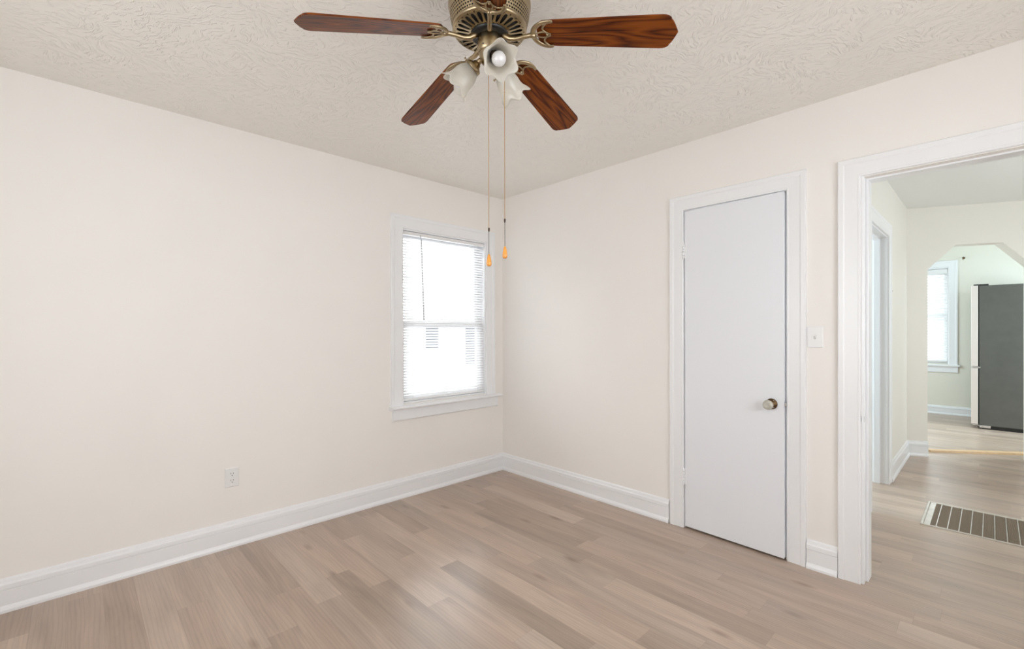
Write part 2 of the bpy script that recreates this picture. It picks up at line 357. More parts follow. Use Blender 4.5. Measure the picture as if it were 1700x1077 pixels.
# angled arch wall
A0 = Vector((3.215, HY, 0)); AD = Vector((0.46, -0.888, 0)).normalized(); AN = Vector((0.888, 0.46, 0)).normalized()
def afn(a, b, d): return A0 + AD*a + AN*d + Vector((0, 0, b))
aw = MB(); TL, TR, TZ, TT, B0, B1 = 0.166, 0.962, 1.848, 2.078, 0.386, 0.742
aw.prism([(-0.12, 0), (TL, 0), (TL, TZ), (-0.12, TZ)], afn, 0, 0.125)
aw.prism([(TR, 0), (3.0, 0), (3.0, TZ), (TR, TZ)], afn, 0, 0.125)
aw.prism([(-0.12, TZ), (TL, TZ), (B0, TT), (B0, HC), (-0.12, HC)], afn, 0, 0.125)
aw.prism([(B0, TT), (B1, TT), (B1, HC), (B0, HC)], afn, 0, 0.125)
aw.prism([(B1, TT), (TR, TZ), (3.0, TZ), (3.0, HC), (B1, HC)], afn, 0, 0.125)
struct(aw.build('wall_arch', 'hallwall'))
# kitchen
KX = 6.5
KWY0, KWY1, KWZ0, KWZ1 = -2.635, -1.85, 0.745, 2.17
wall('wall_kitchen', 'kitchenwall', 'y', -5.3, 0.0, KX, KX+0.15, 0, HC, [(KWY0, KWY1, KWZ0, KWZ1)])
wall('wall_kitchen_side', 'kitchenwall', 'x', 3.32, KX, -1.0, -0.88, 0, HC, [(4.4, 5.4, 0.9, 2.1)])
wall('wall_kitchen_front', 'kitchenwall', 'x', 5.0, KX, -5.3, -5.15, 0, HC, [(4.75+0.3, 5.65, 0.85, 2.05)])

# ------------------------------------------------------------ baseboards
BP = [(0, 0), (0, 0.026), (0.012, 0.026), (0.022, 0.022), (0.03, 0.016), (0.098, 0.016), (0.101, 0.0125), (0.104, 0.019), (0.122, 0.018), (0.128, 0.012), (0.142, 0.009), (0.148, 0.0)]
# profile (height, depth from wall) extruded between floor points; nrm = into the room
def baseboard(name, p, q, nrm, h=0.148, mat='trim'):
    p, q, nrm = Vector((*p, 0)), Vector((*q, 0)), Vector((*nrm, 0)).normalized(); k = h/0.148
    mb = MB(); pr = [(z*k, d) for z, d in BP]; n = len(pr)
    v = [p + nrm*d + Vector((0,0,z)) for z, d in pr] + [q + nrm*d + Vector((0,0,z)) for z, d in pr]
    f = [(i, (i+1) % n, n+(i+1) % n, n+i) for i in range(n)] + [tuple(range(n)), tuple(range(n, 2*n))[::-1]]
    mb.add(v, f); return struct(mb.build(name, mat))
baseboard('baseboard_left', (XB, 0), (0, 0), (0, -1))
baseboard('baseboard_right', (0, 0), (0, -1.612), (-1, 0))
baseboard('baseboard_right_middle', (0, -2.388), (0, -2.524), (-1, 0))
baseboard('baseboard_right_end', (0, -3.50), (0, YF), (-1, 0))
baseboard('baseboard_back', (XB, YF), (XB, 0), (1, 0))
baseboard('baseboard_front', (XB, YF), (0, YF), (0, 1))
baseboard('baseboard_hallway', (2.06, HY), (3.215, HY), (0, -1))
baseboard('baseboard_hallway_near', (WT, HY), (1.06, HY), (0, -1))
e0 = A0 + AD*TL
baseboard('baseboard_arch', (A0.x, A0.y), (e0.x, e0.y), (-AN.x, -AN.y))
e1 = A0 + AD*TR; e2 = A0 + AD*2.9
baseboard('baseboard_arch_right', (e1.x, e1.y), (e2.x, e2.y), (-AN.x, -AN.y))
baseboard('baseboard_kitchen', (KX, -1.0), (KX, -5.15), (-1, 0), 0.125)

# ------------------------------------------------------------ casings (trim)
CP = [(0, 0), (0, 0.013), (0.003, 0.0155), (0.010, 0.016), (0.0115, 0.0148), (0.066, 0.0165), (0.069, 0.0185), (0.073, 0.020), (0.088, 0.020), (0.092, 0.0205), (0.095, 0.017), (0.095, 0)]
def prof(wd): return [(u*wd/0.095, d) for u, d in CP]
fR = lambda a, b, d: Vector((-d, a, b))            # on the right wall, a = y
fL = lambda a, b, d: Vector((a, -d, b))            # on the left wall, a = x
fH = lambda a, b, d: Vector((a, HY - d, b))        # on hallway wall
fK = lambda a, b, d: Vector((KX - d, a, b))
mb = MB(); mb.sweep([(CY1-0.002, 0), (CY1-0.002, DH+0.008), (CY0, DH+0.008), (CY0, 0)], prof(0.09), fR, side=-1)
struct(mb.build('trim_1', 'trim'))
mb = MB(); mb.sweep([(-2.618, 0), (-2.618, DH+0.004), (OY0+0.012, DH+0.004), (OY0+0.012, 0)], prof(0.092), fR, side=-1)
trim2 = struct(mb.build('trim_2', 'trim'))
# door jamb linings
def jamb(name, y0, y1, zt, x0, x1, th, stop=None):
    mb = MB(); mb.box((x0, y1-th, 0), (x1, y1, zt)); mb.box((x0, y0, 0), (x1, y0+th, zt)); mb.box((x0, y0+th, zt-th), (x1, y1-th, zt))
    if stop:
        s0, s1 = stop; mb.box((s0, y1-th-0.011, 0), (s1, y1-th, zt-th)); mb.box((s0, y0+th, 0), (s1, y0+th+0.011, zt-th)); mb.box((s0, y0+th+0.011, zt-th-0.011), (s1, y1-th-0.011, zt-th))
    return struct(mb.build(name, 'trim', bevel=0.0015))
jamb('trim_3', OY0, OY1+0.004, DH+0.014, -0.0015, WT+0.0015, 0.011, (0.042, WT))
# hall-side casing of the opening
fW = lambda a, b, d: Vector((WT + d, a, b))
mb = MB(); mb.sweep([(-2.618, 0), (-2.618, DH+0.004), (OY0+0.012, DH+0.004), (OY0+0.012, 0)], prof(0.085), fW, side=-1)
struct(mb.build('trim_4', 'trim'))
# strike recess on the jamb edge of the opening
st = MB(); st.box((-0.0195, -2.6315, 0.80), (-0.0165, -2.6175, 0.828)); 
sp = st.build('strike_plate', 'brassdark'); tag(sp, 'small rusty strike plate on the edge of the open doorway trim', 'strike plate'); sp.location = (0.0195, 0.0, 0.0)
# hallway side door opening: casing + jamb
mb = MB(); mb.sweep([(1.16+0.012, 0), (1.172, 2.005), (1.953, 2.005), (1.953, 0)], prof(0.10), fH, side=1); struct(mb.build('trim_5', 'trim'))
mb = MB(); J0, J1, JT = 1.16, 1.965, 2.015
mb.box((J0, HY-0.001, 0), (J0+0.018, HY+0.121, JT)); mb.box((J1-0.018, HY-0.001, 0), (J1, HY+0.121, JT)); mb.box((J0+0.018, HY-0.001, JT-0.018), (J1-0.018, HY+0.121, JT))
mb.box((J1-0.031, HY+0.045, 0), (J1-0.018, HY+0.085, JT-0.018)); mb.box((J0+0.031, HY+0.045, JT-0.031), (J1-0.031, HY+0.085, JT-0.018))
struct(mb.build('trim_6', 'trim', bevel=0.0015))

# ------------------------------------------------------------ closet door
door = empty('door_1', (-0.010, CY1-0.010, 0.012)); struct(door)
dw = 0.566; mb = MB(); mb.box((0, -dw, 0), (0.035, 0, 1.992)); slab = mb.build('door_slab', 'door', door, bevel=0.0025)
door.rotation_euler = (0, 0, -math.radians(1.9))
# knob on the latch side
def rotX(to):  # lathe axis z -> given axis
    return Vector((0,0,1)).rotation_difference(Vector(to)).to_matrix().to_4x4()
ky, kz = -dw+0.060, 0.835
R = Matrix.Translation((0, ky, kz)) @ rotX((-1, 0, 0))
mb = MB(); mb.lathe([(0.0, -0.001), (0.029, -0.001), (0.030, 0.003), (0.024, 0.006), (0.013, 0.008), (0.011, 0.016), (0.0125, 0.034), (0.010, 0.038), (0.0, 0.038)], 32, R, caps=False)
ros = mb.build('rosette', 'brassdark', door); ros['label'] = 'darkened brass rosette'
for k in range(3):
    a = PI/2 + k*2*PI/3; s_ = MB(); s_.lathe([(0.0, 0.0075), (0.002, 0.0065), (0.0024, 0.005)], 8, R @ Matrix.Translation((0.0225*math.cos(a), 0.0225*math.sin(a), 0)), caps=False)
    s_.build('screw', 'chrome', ros)
mb = MB(); mb.lathe([(0.0, 0.036), (0.012, 0.037), (0.017, 0.042), (0.0255, 0.050), (0.0275, 0.057), (0.0255, 0.065), (0.019, 0.070), (0.014, 0.071), (0.0, 0.0695)], 12, R, smooth=False, caps=False)
kn = mb.build('door_knob', 'crystal', door); kn['label'] = 'faceted clear glass knob'
mb = MB(); mb.box((0.008, -dw-0.012, kz-0.008), (0.024, -dw, kz+0.010)); lt = mb.build('latch_bolt', 'chrome', door, bevel=0.002)
for hz, hl in ((1.745, 0.10), (0.315, 0.10)):
    mb = MB()
    for k in range(5): mb.lathe([(0.0058, hz-hl/2 + k*hl/5 + 0.0012), (0.0066, hz-hl/2 + k*hl/5 + 0.003), (0.0066, hz-hl/2 + (k+1)*hl/5 - 0.003), (0.0058, hz-hl/2 + (k+1)*hl/5 - 0.0012)], 12, Matrix.Translation((-0.006, 0.006, 0)))
    mb.lathe([(0.003, hz-hl/2-0.006), (0.0045, hz-hl/2-0.002), (0.0045, hz-hl/2+0.002)], 10, Matrix.Translation((-0.006, 0.006, 0)))
    mb.lathe([(0.0045, hz+hl/2-0.002), (0.0045, hz+hl/2+0.002), (0.003, hz+hl/2+0.006)], 10, Matrix.Translation((-0.006, 0.006, 0)))
    mb.box((-0.002, -0.012, hz-hl/2), (0.0005, 0.004, hz+hl/2))
    mb.build('hinge', 'trim', door)
jamb('trim_7', CY0-0.004, CY1+0.004, DH+0.014, 0.002, WT-0.001, 0.011, (0.048, 0.062))

# ------------------------------------------------------------ bedroom window
win = empty('window_1', ((WX0+WX1)/2, 0.0, WZ0)); struct(win); wl = -Vector(win.location)
def wobj(mb, name, mat, par=win, **k):
    o = mb.build(name, mat, par, **k); o.data.transform(Matrix.Translation(wl)); return o
mb = MB(); mb.sweep([(WX0+0.006, WZ0-0.008), (WX0+0.006, WZ1-0.006), (WX1-0.006, WZ1-0.006), (WX1-0.006, WZ0-0.008)], [(u*(0.098/0.095), d) for u, d in CP], fL, side=1)
wobj(mb, 'casing', 'trim')
mb = MB(); mb.box((WX0, 0.0, WZ0), (WX0+0.016, 0.13, WZ1)); mb.box((WX1-0.016, 0, WZ0), (WX1, 0.13, WZ1)); mb.box((WX0+0.016, 0, WZ1-0.016), (WX1-0.016, 0.13, WZ1)); mb.box((WX0+0.016, 0.02, WZ0), (WX1-0.016, 0.13, WZ0+0.012))
wobj(mb, 'window_frame', 'trim')
mb = MB()
mb.prism([(0.02, WZ0-0.008), (-0.045, WZ0-0.008), (-0.056, WZ0-0.012), (-0.060, WZ0-0.020), (-0.056, WZ0-0.028), (-0.045, WZ0-0.032), (0.02, WZ0-0.032)], lambda a, b, d: Vector((d, a, b)), -1.135, -0.052)
wobj(mb, 'window_stool', 'trim')
mb = MB(); mb.prism([(0.0, WZ0-0.032), (-0.022, WZ0-0.032), (-0.022, WZ0-0.110), (-0.016, WZ0-0.118), (-0.004, WZ0-0.120), (0.0, WZ0-0.120)], lambda a, b, d: Vector((d, a, b)), -1.112, -0.078)
wobj(mb, 'window_apron', 'trim')
MR = 1.295
def sash(z0, z1, y0):
    mb = MB(); x0, x1 = WX0+0.018, WX1-0.018; t = 0.036
    mb.box((x0, y0, z0), (x0+t, y0+0.03, z1)); mb.box((x1-t, y0, z0), (x1, y0+0.03, z1)); mb.box((x0+t, y0, z0), (x1-t, y0+0.03, z0+t)); mb.box((x0+t, y0, z1-t), (x1-t, y0+0.03, z1))
    s = wobj(mb, 'sash', 'trim')
    g = MB(); g.box((x0+t, y0+0.012, z0+t), (x1-t, y0+0.016, z1-t)); wobj(g, 'pane', 'pane', s)
sash(WZ0+0.014, MR+0.022, 0.058); sash(MR-0.022, WZ1-0.018, 0.094)

def blind(name, x0, x1, z0, z1, pitch, width, tilt, hr, fn, wand=None, cord_xs=(), valance=False, slat='slat'):
    """horizontal blind; fn(a, b, d) -> world, a along width, b height, d toward the room"""
    base = fn((x0+x1)/2, z0, 0); root = empty(name, base)
    def P(mb, nm, mat, par=root, **k):
        o = mb.build(nm, mat, par, **k); o.data.transform(Matrix.Translation(-Vector(base))); return o
    def bx(mb, a0, a1, b0, b1, d0, d1): mb.prism([(a0, b0), (a1, b0), (a1, b1), (a0, b1)], fn, d0, d1)
    mb = MB(); bx(mb, x0, x1, z1-hr, z1, -width/2, width/2); P(mb, 'headrail', 'plastic', bevel=0.002)
    if valance:
        mb = MB(); bx(mb, x0, x1, z1-hr*1.4, z1+0.004, width/2+0.004, width/2+0.012); P(mb, 'valance', 'plastic', bevel=0.002)
    mb = MB(); z = z0 + 0.03; ct, sn = math.cos(tilt), math.sin(tilt); h = width/2
    zt = z1 - hr - 0.008
    while z < zt:
        v = []
        for a in (x0+0.002, x1-0.002):
            for k in range(5):
                s = -1 + k/2; crown = 0.10*width*(1 - s*s)
                v.append(fn(a, z + (-s*h)*sn*1.0 + crown*ct, s*h*ct + crown*sn))
        mb.add(v, [(i, i+1, i+6, i+5) for i in range(4)], True); z += pitch
    P(mb, 'slats', slat)
    mb = MB(); bx(mb, x0, x1, z0, z0+0.016, -width*0.45, width*0.45); P(mb, 'bottom_rail', 'plastic', bevel=0.003)
    mb = MB()
    for cx in cord_xs:
        for dd in (-h*0.98, h*0.98): mb.tube([fn(cx, z0+0.01, dd), fn(cx, z1-hr, dd)], 0.0008, 5)
    P(mb, 'ladder_cord', 'plastic')
    if wand:
        wx, wz = wand; mb = MB(); mb.tube([fn(wx, z1-hr*0.6, width/2+0.002), fn(wx, z1-hr-0.012, width/2+0.010), fn(wx+0.004, z1-hr-0.03, width/2+0.010)], 0.0022, 6)
        mb.tube([fn(wx+0.004, z1-hr-0.03, width/2+0.010), fn(wx+0.026, wz, width/2+0.012)], 0.0036, 6)
        P(mb, 'tilt_wand', 'wand')
    return root
M['wand'] = simple('clear_grey_wand', (0.30, 0.30, 0.30), 0.25)
b1 = blind('window_blind', WX0+0.020, WX1-0.020, WZ0+0.020, WZ1-0.020, 0.0212, 0.025, math.radians(38), 0.026, lambda a, b, d: Vector((a, 0.018-d, b)), wand=(-0.862, 1.335), cord_xs=(-0.93, -0.61, -0.29))
tag(b1, 'white mini blind lowered over the bedroom window beside the corner', 'blind')

# view outside: pale ground and a white neighbouring house
mb = MB(); mb.box((-20, 0.2, -0.6), (25, 30, -0.5)); g = mb.build('ground', 'snow'); struct(g); g.name = 'ground'
nh = empty('neighbouring_house', (3.5, 7.0, -0.5)); o_ = Vector((3.5, 7.0, -0.5))
def nobj(mb, nm, mat, par=nh):
    o = mb.build(nm, mat, par); o.data.transform(Matrix.Translation(-o_)); return o
mb = MB(); mb.box((0.2, 6.0, -0.5), (7.2, 10, 3.2)); nobj(mb, 'wall_panel', 'outhouse')
mb = MB(); mb.prism([(5.7, 3.2), (8, 4.6), (10.3, 3.2)], lambda a, b, d: Vector((d, a, b)), 0.0, 7.4); nobj(mb, 'roof', 'outhouse')
for (a, b_, c, d_) in ((3.08, 3.42, 0.82, 1.44), (4.24, 4.52, 0.42, 1.44)):
    mb = MB(); mb.box((a, 5.97, c), (b_, 6.0, d_)); nobj(mb, 'window', 'outglass')
tag(nh, 'pale neighbouring house with small dark windows seen through the bedroom blind', 'house')

# unseen windows added behind the camera so daylight has a source, plain frames
def plain_window(name, axis, a0, a1, z0, z1, t0, t1):
    mb = MB(); t = 0.05
    def bx(p0, p1, q0, q1):
        if axis == 'x': mb.box((p0, t0, q0), (p1, t1, q1))
        else: mb.box((t0, p0, q0), (t1, p1, q1))
    bx(a0, a0+t, z0, z1); bx(a1-t, a1, z0, z1); bx(a0+t, a1-t, z0, z0+t); bx(a0+t, a1-t, z1-t, z1); bx(a0+t, a1-t, (z0+z1)/2-0.02, (z0+z1)/2+0.02)
    return struct(mb.build(name, 'trim'))
plain_window('added_window_back', 'y', -2.65, -1.15, 0.78, 2.12, XB-0.14, XB-0.09)
plain_window('added_window_front', 'x', -2.7, -0.8, 0.78, 2.12, YF-0.14, YF-0.09)

# ------------------------------------------------------------ kitchen window + blind
kwin = empty('window_2', (KX, (KWY0+KWY1)/2, KWZ0)); struct(kwin); kl = -Vector(kwin.location)
def kobj(mb, nm, mat, par=kwin, **k):
    o = mb.build(nm, mat, par, **k); o.data.transform(Matrix.Translation(kl)); return o
mb = MB(); mb.sweep([(KWY0+0.004, KWZ0-0.01), (KWY0+0.004, KWZ1), (KWY1-0.004, KWZ1), (KWY1-0.004, KWZ0-0.01)], prof(0.095), fK, side=1); kobj(mb, 'casing', 'trim')
mb = MB(); mb.box((KX, KWY0, KWZ0), (KX+0.15, KWY0+0.016, KWZ1)); mb.box((KX, KWY1-0.016, KWZ0), (KX+0.15, KWY1, KWZ1)); mb.box((KX, KWY0+0.016, KWZ1-0.016), (KX+0.15, KWY1-0.016, KWZ1)); kobj(mb, 'window_frame', 'trim')
mb = MB(); mb.box((KX-0.045, KWY0-0.115, KWZ0-0.038), (KX+0.1, KWY1+0.115, KWZ0-0.010)); kobj(mb, 'window_stool', 'trim', bevel=0.006)
mb = MB(); mb.box((KX-0.018, KWY0-0.095, KWZ0-0.125), (KX, KWY1+0.095, KWZ0-0.038)); kobj(mb, 'window_apron', 'trim', bevel=0.003)
mb = MB(); s0, s1 = KWY0+0.018, KWY1-0.018
for z0_, z1_, xx in ((KWZ0+0.0, 1.48, KX+0.075), (1.44, KWZ1-0.018, KX+0.108)):
    mb = MB(); mb.box((xx, s0, z0_), (xx+0.03, s0+0.045, z1_)); mb.box((xx, s1-0.045, z0_), (xx+0.03, s1, z1_)); mb.box((xx, s0+0.045, z0_), (xx+0.03, s1-0.045, z0_+0.045)); mb.box((xx, s0+0.045, z1_-0.045), (xx+0.03, s1-0.045, z1_))
    s = kobj(mb, 'sash', 'trim'); g = MB(); g.box((xx+0.012, s0+0.045, z0_+0.045), (xx+0.016, s1-0.045, z1_-0.045)); kobj(g, 'pane', 'pane', s)
b2 = blind('window_blind', KWY0+0.02, KWY1-0.02, KWZ0+0.03, KWZ1-0.03, 0.0425, 0.050, math.radians(52), 0.045, lambda a, b, d: Vector((KX+0.032-d, a, b)), cord_xs=(KWY0+0.13, (KWY0+KWY1)/2, KWY1-0.13), valance=True, slat='slatthick')
tag(b2, 'white wide-slat blind on the kitchen window behind the archway', 'blind')

# small curtain hook on kitchen wall
R = Matrix.Translation((KX, -2.787, 2.287)) @ rotX((-1, 0, 0)); mb = MB()
mb.lathe([(0.0, 0.0), (0.016, 0.0), (0.015, 0.004), (0.006, 0.006), (0.005, 0.030), (0.012, 0.034), (0.013, 0.045), (0.0, 0.048)], 14, R, caps=False)
mb.tube([(KX-0.034, -2.787, 2.287), (KX-0.050, -2.785, 2.278), (KX-0.054, -2.782, 2.262), (KX-0.046, -2.780, 2.252)], 0.004, 8)
tag(mb.build('curtain_bracket', 'brassdark'), 'small metal curtain rod bracket on the green kitchen wall', 'bracket')

# ------------------------------------------------------------ refrigerator
FX, FY = 5.45, -2.885
fr = empty('refrigerator', (FX+0.4, FY-0.4, 0)); fo = Vector(fr.location)
def fobj(mb, nm, mat, par=fr, **k):
    o = mb.build(nm, mat, par, **k); o.data.transform(Matrix.Translation(-fo)); return o
FW = 0.83; FD = 0.76
mb = MB(); mb.box((FX, FY-FD, 0.045), (FX+FW, FY-0.073, 1.805)); fobj(mb, 'body', 'fridgeside', bevel=0.004)
mb = MB(); mb.box((FX+0.012, FY-FD+0.02, 0.0), (FX+FW-0.012, FY-0.10, 0.045)); fobj(mb, 'kickplate', 'black')
for zz0, zz1 in ((0.785, 1.808), (0.055, 0.762)):
    mb = MB(); mb.box((FX-0.003, FY-0.062, zz0), (FX+FW+0.003, FY, zz1)); d = fobj(mb, 'door', 'fridgedoor', bevel=0.004)
    mb = MB(); mb.box((FX+0.004, FY-0.073, zz0+0.006), (FX+FW-0.004, FY-0.062, zz1-0.006)); fobj(mb, 'gasket', 'black', d)
mb = MB(); mb.box((FX+0.002, FY-0.155, 1.806), (FX+0.05, FY-0.022, 1.822)); fobj(mb, 'top_hinge_cover', 'black', bevel=0.003)
mb = MB(); mb.box((FX-0.001, FY-0.085, 0.764), (FX+0.05, FY-0.012, 0.782)); fobj(mb, 'middle_hinge', 'chrome', bevel=0.003)
mb = MB(); mb.box((FX+0.0, FY-0.075, 0.038), (FX+0.05, FY-0.012, 0.052)); mb.box((FX-0.004, FY-0.175, 0.014), (FX+0.05, FY-0.075, 0.048)); fobj(mb, 'bottom_hinge', 'chrome', bevel=0.006)
mb = MB(); mb.lathe([(0.0, -0.012), (0.018, -0.012), (0.018, 0.012), (0.0, 0.012)], 16, Matrix.Translation((FX+0.03, FY-0.13, 0.018)) @ rotX((1, 0, 0)), caps=False); fobj(mb, 'caster', 'black')
tag(fr, 'charcoal sided refrigerator with pale steel doors standing in the kitchen', 'refrigerator')

# ------------------------------------------------------------ floor register
RX0, RX1, RY0, RY1 = 1.13, 1.685, -3.55, -2.745
rg = empty('floor_register', ((RX0+RX1)/2, (RY0+RY1)/2, 0)); ro = Vector(rg.location)
def robj(mb, nm, mat, **k):
    o = mb.build(nm, mat, rg, **k); o.data.transform(Matrix.Translation(-ro)); return o
mb = MB()
fP = lambda a, b, d: Vector((a, b, d))
mb.sweep([(RX0, RY0), (RX1, RY0), (RX1, RY1), (RX0, RY1)], [(0, 0), (0, 0.004), (0.004, 0.0075), (0.012, 0.0075), (0.016, 0.0045), (0.018, 0.0)], fP, closed=True, side=1)
mb.box((RX0+0.017, RY1-0.046, 0.0), (RX1-0.017, RY1-0.017, 0.0052)); mb.box((RX0+0.017, RY0+0.017, 0.0), (RX1-0.017, RY0+0.046, 0.0052))
robj(mb, 'frame', 'grillerim')
mb = MB(); mb.box((RX0+0.017, RY0+0.046, 0.0002), (RX1-0.017, RY1-0.046, 0.0010)); y = RY0+0.048
# fine louvre fins leaning along the grille
while y < RY1-0.050:
    mb.add([(RX0+0.018, y, 0.0012), (RX1-0.018, y, 0.0012), (RX1-0.018, y+0.0036, 0.0042), (RX0+0.018, y+0.0036, 0.0042), (RX0+0.018, y+0.0042, 0.0012), (RX1-0.018, y+0.0042, 0.0012)], [(0,1,2,3), (3,2,5,4)]); y += 0.0048
robj(mb, 'louvres', 'grille')
y = -2.817 - 0.0035
while y > RY0+0.06:
    mb = MB(); mb.box((RX0+0.018, y-0.0022, 0.0010), (RX1-0.018, y+0.0022, 0.0054)); robj(mb, 'divider_bar', 'grillerim'); y -= 0.0515
tag(rg, 'brown metal floor register grille with light divider bars on the hallway floor', 'floor register')

# tan wooden strip on the floor at the archway
p0 = Vector((3.519, -2.637, 0)); dr = (Vector((4.012, -3.282, 0)) - p0).normalized(); nr = Vector((-dr.y, dr.x, 0))
if nr.x < 0: nr = -nr
mb = MB(); L_ = 1.02; mb.add([p0, p0+dr*L_, p0+dr*L_+nr*0.085, p0+nr*0.085] + [q + Vector((0,0,0.018)) for q in (p0+nr*0.006, p0+dr*L_+nr*0.006, p0+dr*L_+nr*0.08, p0+nr*0.08)], [(0,3,2,1),(4,5,6,7),(0,1,5,4),(1,2,6,5),(2,3,7,6),(3,0,4,7)])
tag(mb.build('threshold_strip', 'tan'), 'thin tan wooden threshold strip on the floor at the kitchen archway', 'threshold')

# ------------------------------------------------------------ outlet and switches
def faceplate(name, c, fn, wd=0.072, ht=0.112):
    root = empty(name, fn(c[0], c[1], 0)); b = Vector(root.location)
    def P(mb, nm, mat, par=root, **k):
        o = mb.build(nm, mat, par, **k); o.data.transform(Matrix.Translation(-b)); return o
    mb = MB(); a0, a1, z0, z1 = c[0]-wd/2, c[0]+wd/2, c[1]-ht/2, c[1]+ht/2; i = 0.004
    v = [fn(*q, 0) for q in ((a0, z0), (a1, z0), (a1, z1), (a0, z1))] + [fn(*q, 0.002) for q in ((a0, z0), (a1, z0), (a1, z1), (a0, z1))] + [fn(*q, 0.0055) for q in ((a0+i, z0+i), (a1-i, z0+i), (a1-i, z1-i), (a0+i, z1-i))]
    f = [(3,2,1,0), (8,9,10,11)] + [(k, (k+1) % 4, 4+(k+1) % 4, 4+k) for k in range(4)] + [(4+k, 4+(k+1) % 4, 8+(k+1) % 4, 8+k) for k in range(4)]
    mb.add(v, f); P(mb, 'cover_plate', 'plastic'); return root, P
c = (-2.146, 0.402); ol, P = faceplate('wall_outlet', c, fL)
for dz in (0.0195, -0.0195):
    mb = MB(); n = 24; poly = []
    for k in range(n):
        a = 2*PI*k/n; poly.append((c[0] + 0.0165*math.cos(a), c[1]+dz + max(-0.0135, min(0.0135, 0.0165*math.sin(a)))))
    mb.prism(poly, fL, 0.005, 0.0075); s = P(mb, 'socket', 'plastic')
    mb = MB()
    for ax, hh in ((-0.0063, 0.0045), (0.0063, 0.0036)): mb.prism([(c[0]+ax-0.0011, c[1]+dz+0.0045-hh), (c[0]+ax+0.0011, c[1]+dz+0.0045-hh), (c[0]+ax+0.0011, c[1]+dz+0.0045+hh), (c[0]+ax-0.0011, c[1]+dz+0.0045+hh)], fL, 0.0072, 0.0078)
    mb.prism([(c[0]+0.0027*math.cos(2*PI*k/12), c[1]+dz-0.0075+0.0027*math.sin(2*PI*k/12)) for k in range(12)], fL, 0.0072, 0.0078)
    P(mb, 'slot', 'slot', s)
mb = MB(); mb.prism([(c[0]+0.0025*math.cos(2*PI*k/12), c[1]+0.0025*math.sin(2*PI*k/12)) for k in range(12)], fL, 0.005, 0.0065); P(mb, 'screw', 'plastic')
tag(ol, 'white duplex electrical outlet low on the cream left wall', 'outlet')
def toggle(c, fn, label):
    sw, P = faceplate('light_switch', c, fn)
    mb = MB(); mb.prism([(c[0]-0.0055, c[1]-0.012), (c[0]+0.0055, c[1]-0.012), (c[0]+0.0055, c[1]+0.012), (c[0]-0.0055, c[1]+0.012)], fn, 0.005, 0.0063); s = P(mb, 'switch_collar', 'collar')
    mb = MB(); mb.add([fn(c[0]+sx*0.0042, c[1]+zz, dd) for sx in (-1, 1) for zz, dd in ((-0.008, 0.006), (0.004, 0.006), (0.011, 0.016), (0.004, 0.017))], [(0,1,2,3), (7,6,5,4), (0,4,5,1), (1,5,6,2), (2,6,7,3), (3,7,4,0)]); P(mb, 'toggle', 'plastic')
    for dz in (-0.030, 0.030):
        mb = MB(); mb.prism([(c[0]+0.0024*math.cos(2*PI*k/10), c[1]+dz+0.0024*math.sin(2*PI*k/10)) for k in range(10)], fn, 0.005, 0.0062); P(mb, 'screw', 'plastic')
    tag(sw, label, 'switch'); return sw
M['collar'] = simple('grey_switch_collar', (0.55, 0.55, 0.55), 0.4)
toggle((-2.425, 1.217), fR, 'white light switch between closet door and hallway opening')
toggle((2.125, 1.57), fH, 'white light switch on hallway wall beside the inner door trim')

# ------------------------------------------------------------ ceiling fan
FC = Vector((-1.786, -1.887, 0)); ZT = 2.16; RT = 0.602       # centre, blade tip height and radius
fan = empty('ceiling_fan', (FC.x, FC.y, H)); fz = lambda z: z - H     # local z from world z
def fp(mb, nm, mat, par=fan, **k): return mb.build(nm, mat, par, **k)
# motor housing shell: smooth upper band, perforated conical band, rolled rim, slotted plate
ZB = 2.262
RM = 0.138; zb = ZB - H
mb = MB(); mb.lathe([(0.060, 0.0), (0.126, 0.0), (0.130, -0.004), (0.130, -0.040), (RM-0.003, -0.052), (RM, -0.060), (RM, -0.082), (RM+0.0015, -0.086), (RM+0.0015, -0.096), (RM-0.001, -0.100), (RM-0.002, -0.112), (RM-0.004, -0.120)], 96, caps=False)
fp(mb, 'motor_housing', 'brass')
def holeband(mapfn, nper, rows, hole, n=16):
    """rows of periodic cells, each cell [0,1]x[0,1] with a hole; mapfn(u in 0..nper, v) -> point"""
    mb = MB()
    for (v0, v1, shift) in rows:
        for i in range(nper):
            inner = []; outer = []
            for k in range(n):
                a = 2*PI*(k+0.5)/n; cx, sy = math.cos(a), math.sin(a); hx, hy = hole(cx, sy)
                inner.append((0.5+hx, 0.5+hy)); q = 0.5/max(abs(cx), abs(sy)); outer.append((0.5+cx*q, 0.5+sy*q))
            vv = [mapfn(i+shift+a_, v0+(v1-v0)*b_) for a_, b_ in inner+outer]
            mb.add(vv, [(k, (k+1) % n, n+(k+1) % n, n+k) for k in range(n)], False)
    return mb
NP = 84; bz0, bz1, br0, br1 = -0.120, zb+0.014, RM-0.004, 0.1245
def cyl(u, v):
    a = 2*PI*u/NP; z = bz0 + (bz1-bz0)*v; r = br0 + (br1-br0)*v**1.5
    return Vector((r*math.cos(a), r*math.sin(a), z))
rows = [(k/5, (k+1)/5, 0.5*(k % 2)) for k in range(5)]
mb = holeband(cyl, NP, rows, lambda c_, s_: (0.37*c_*abs(c_)**0.3, 0.34*s_*abs(s_)**0.3), 12)
band = fp(mb, 'perforated_band', 'brass', weld=True); md = band.modifiers.new('solid', 'SOLIDIFY'); md.thickness = 0.0012; md.offset = -1
mb = MB(); mb.lathe([(br0-0.006, bz0), (br1-0.005, bz1)], 64, caps=False); fp(mb, 'inner_shell', 'black')
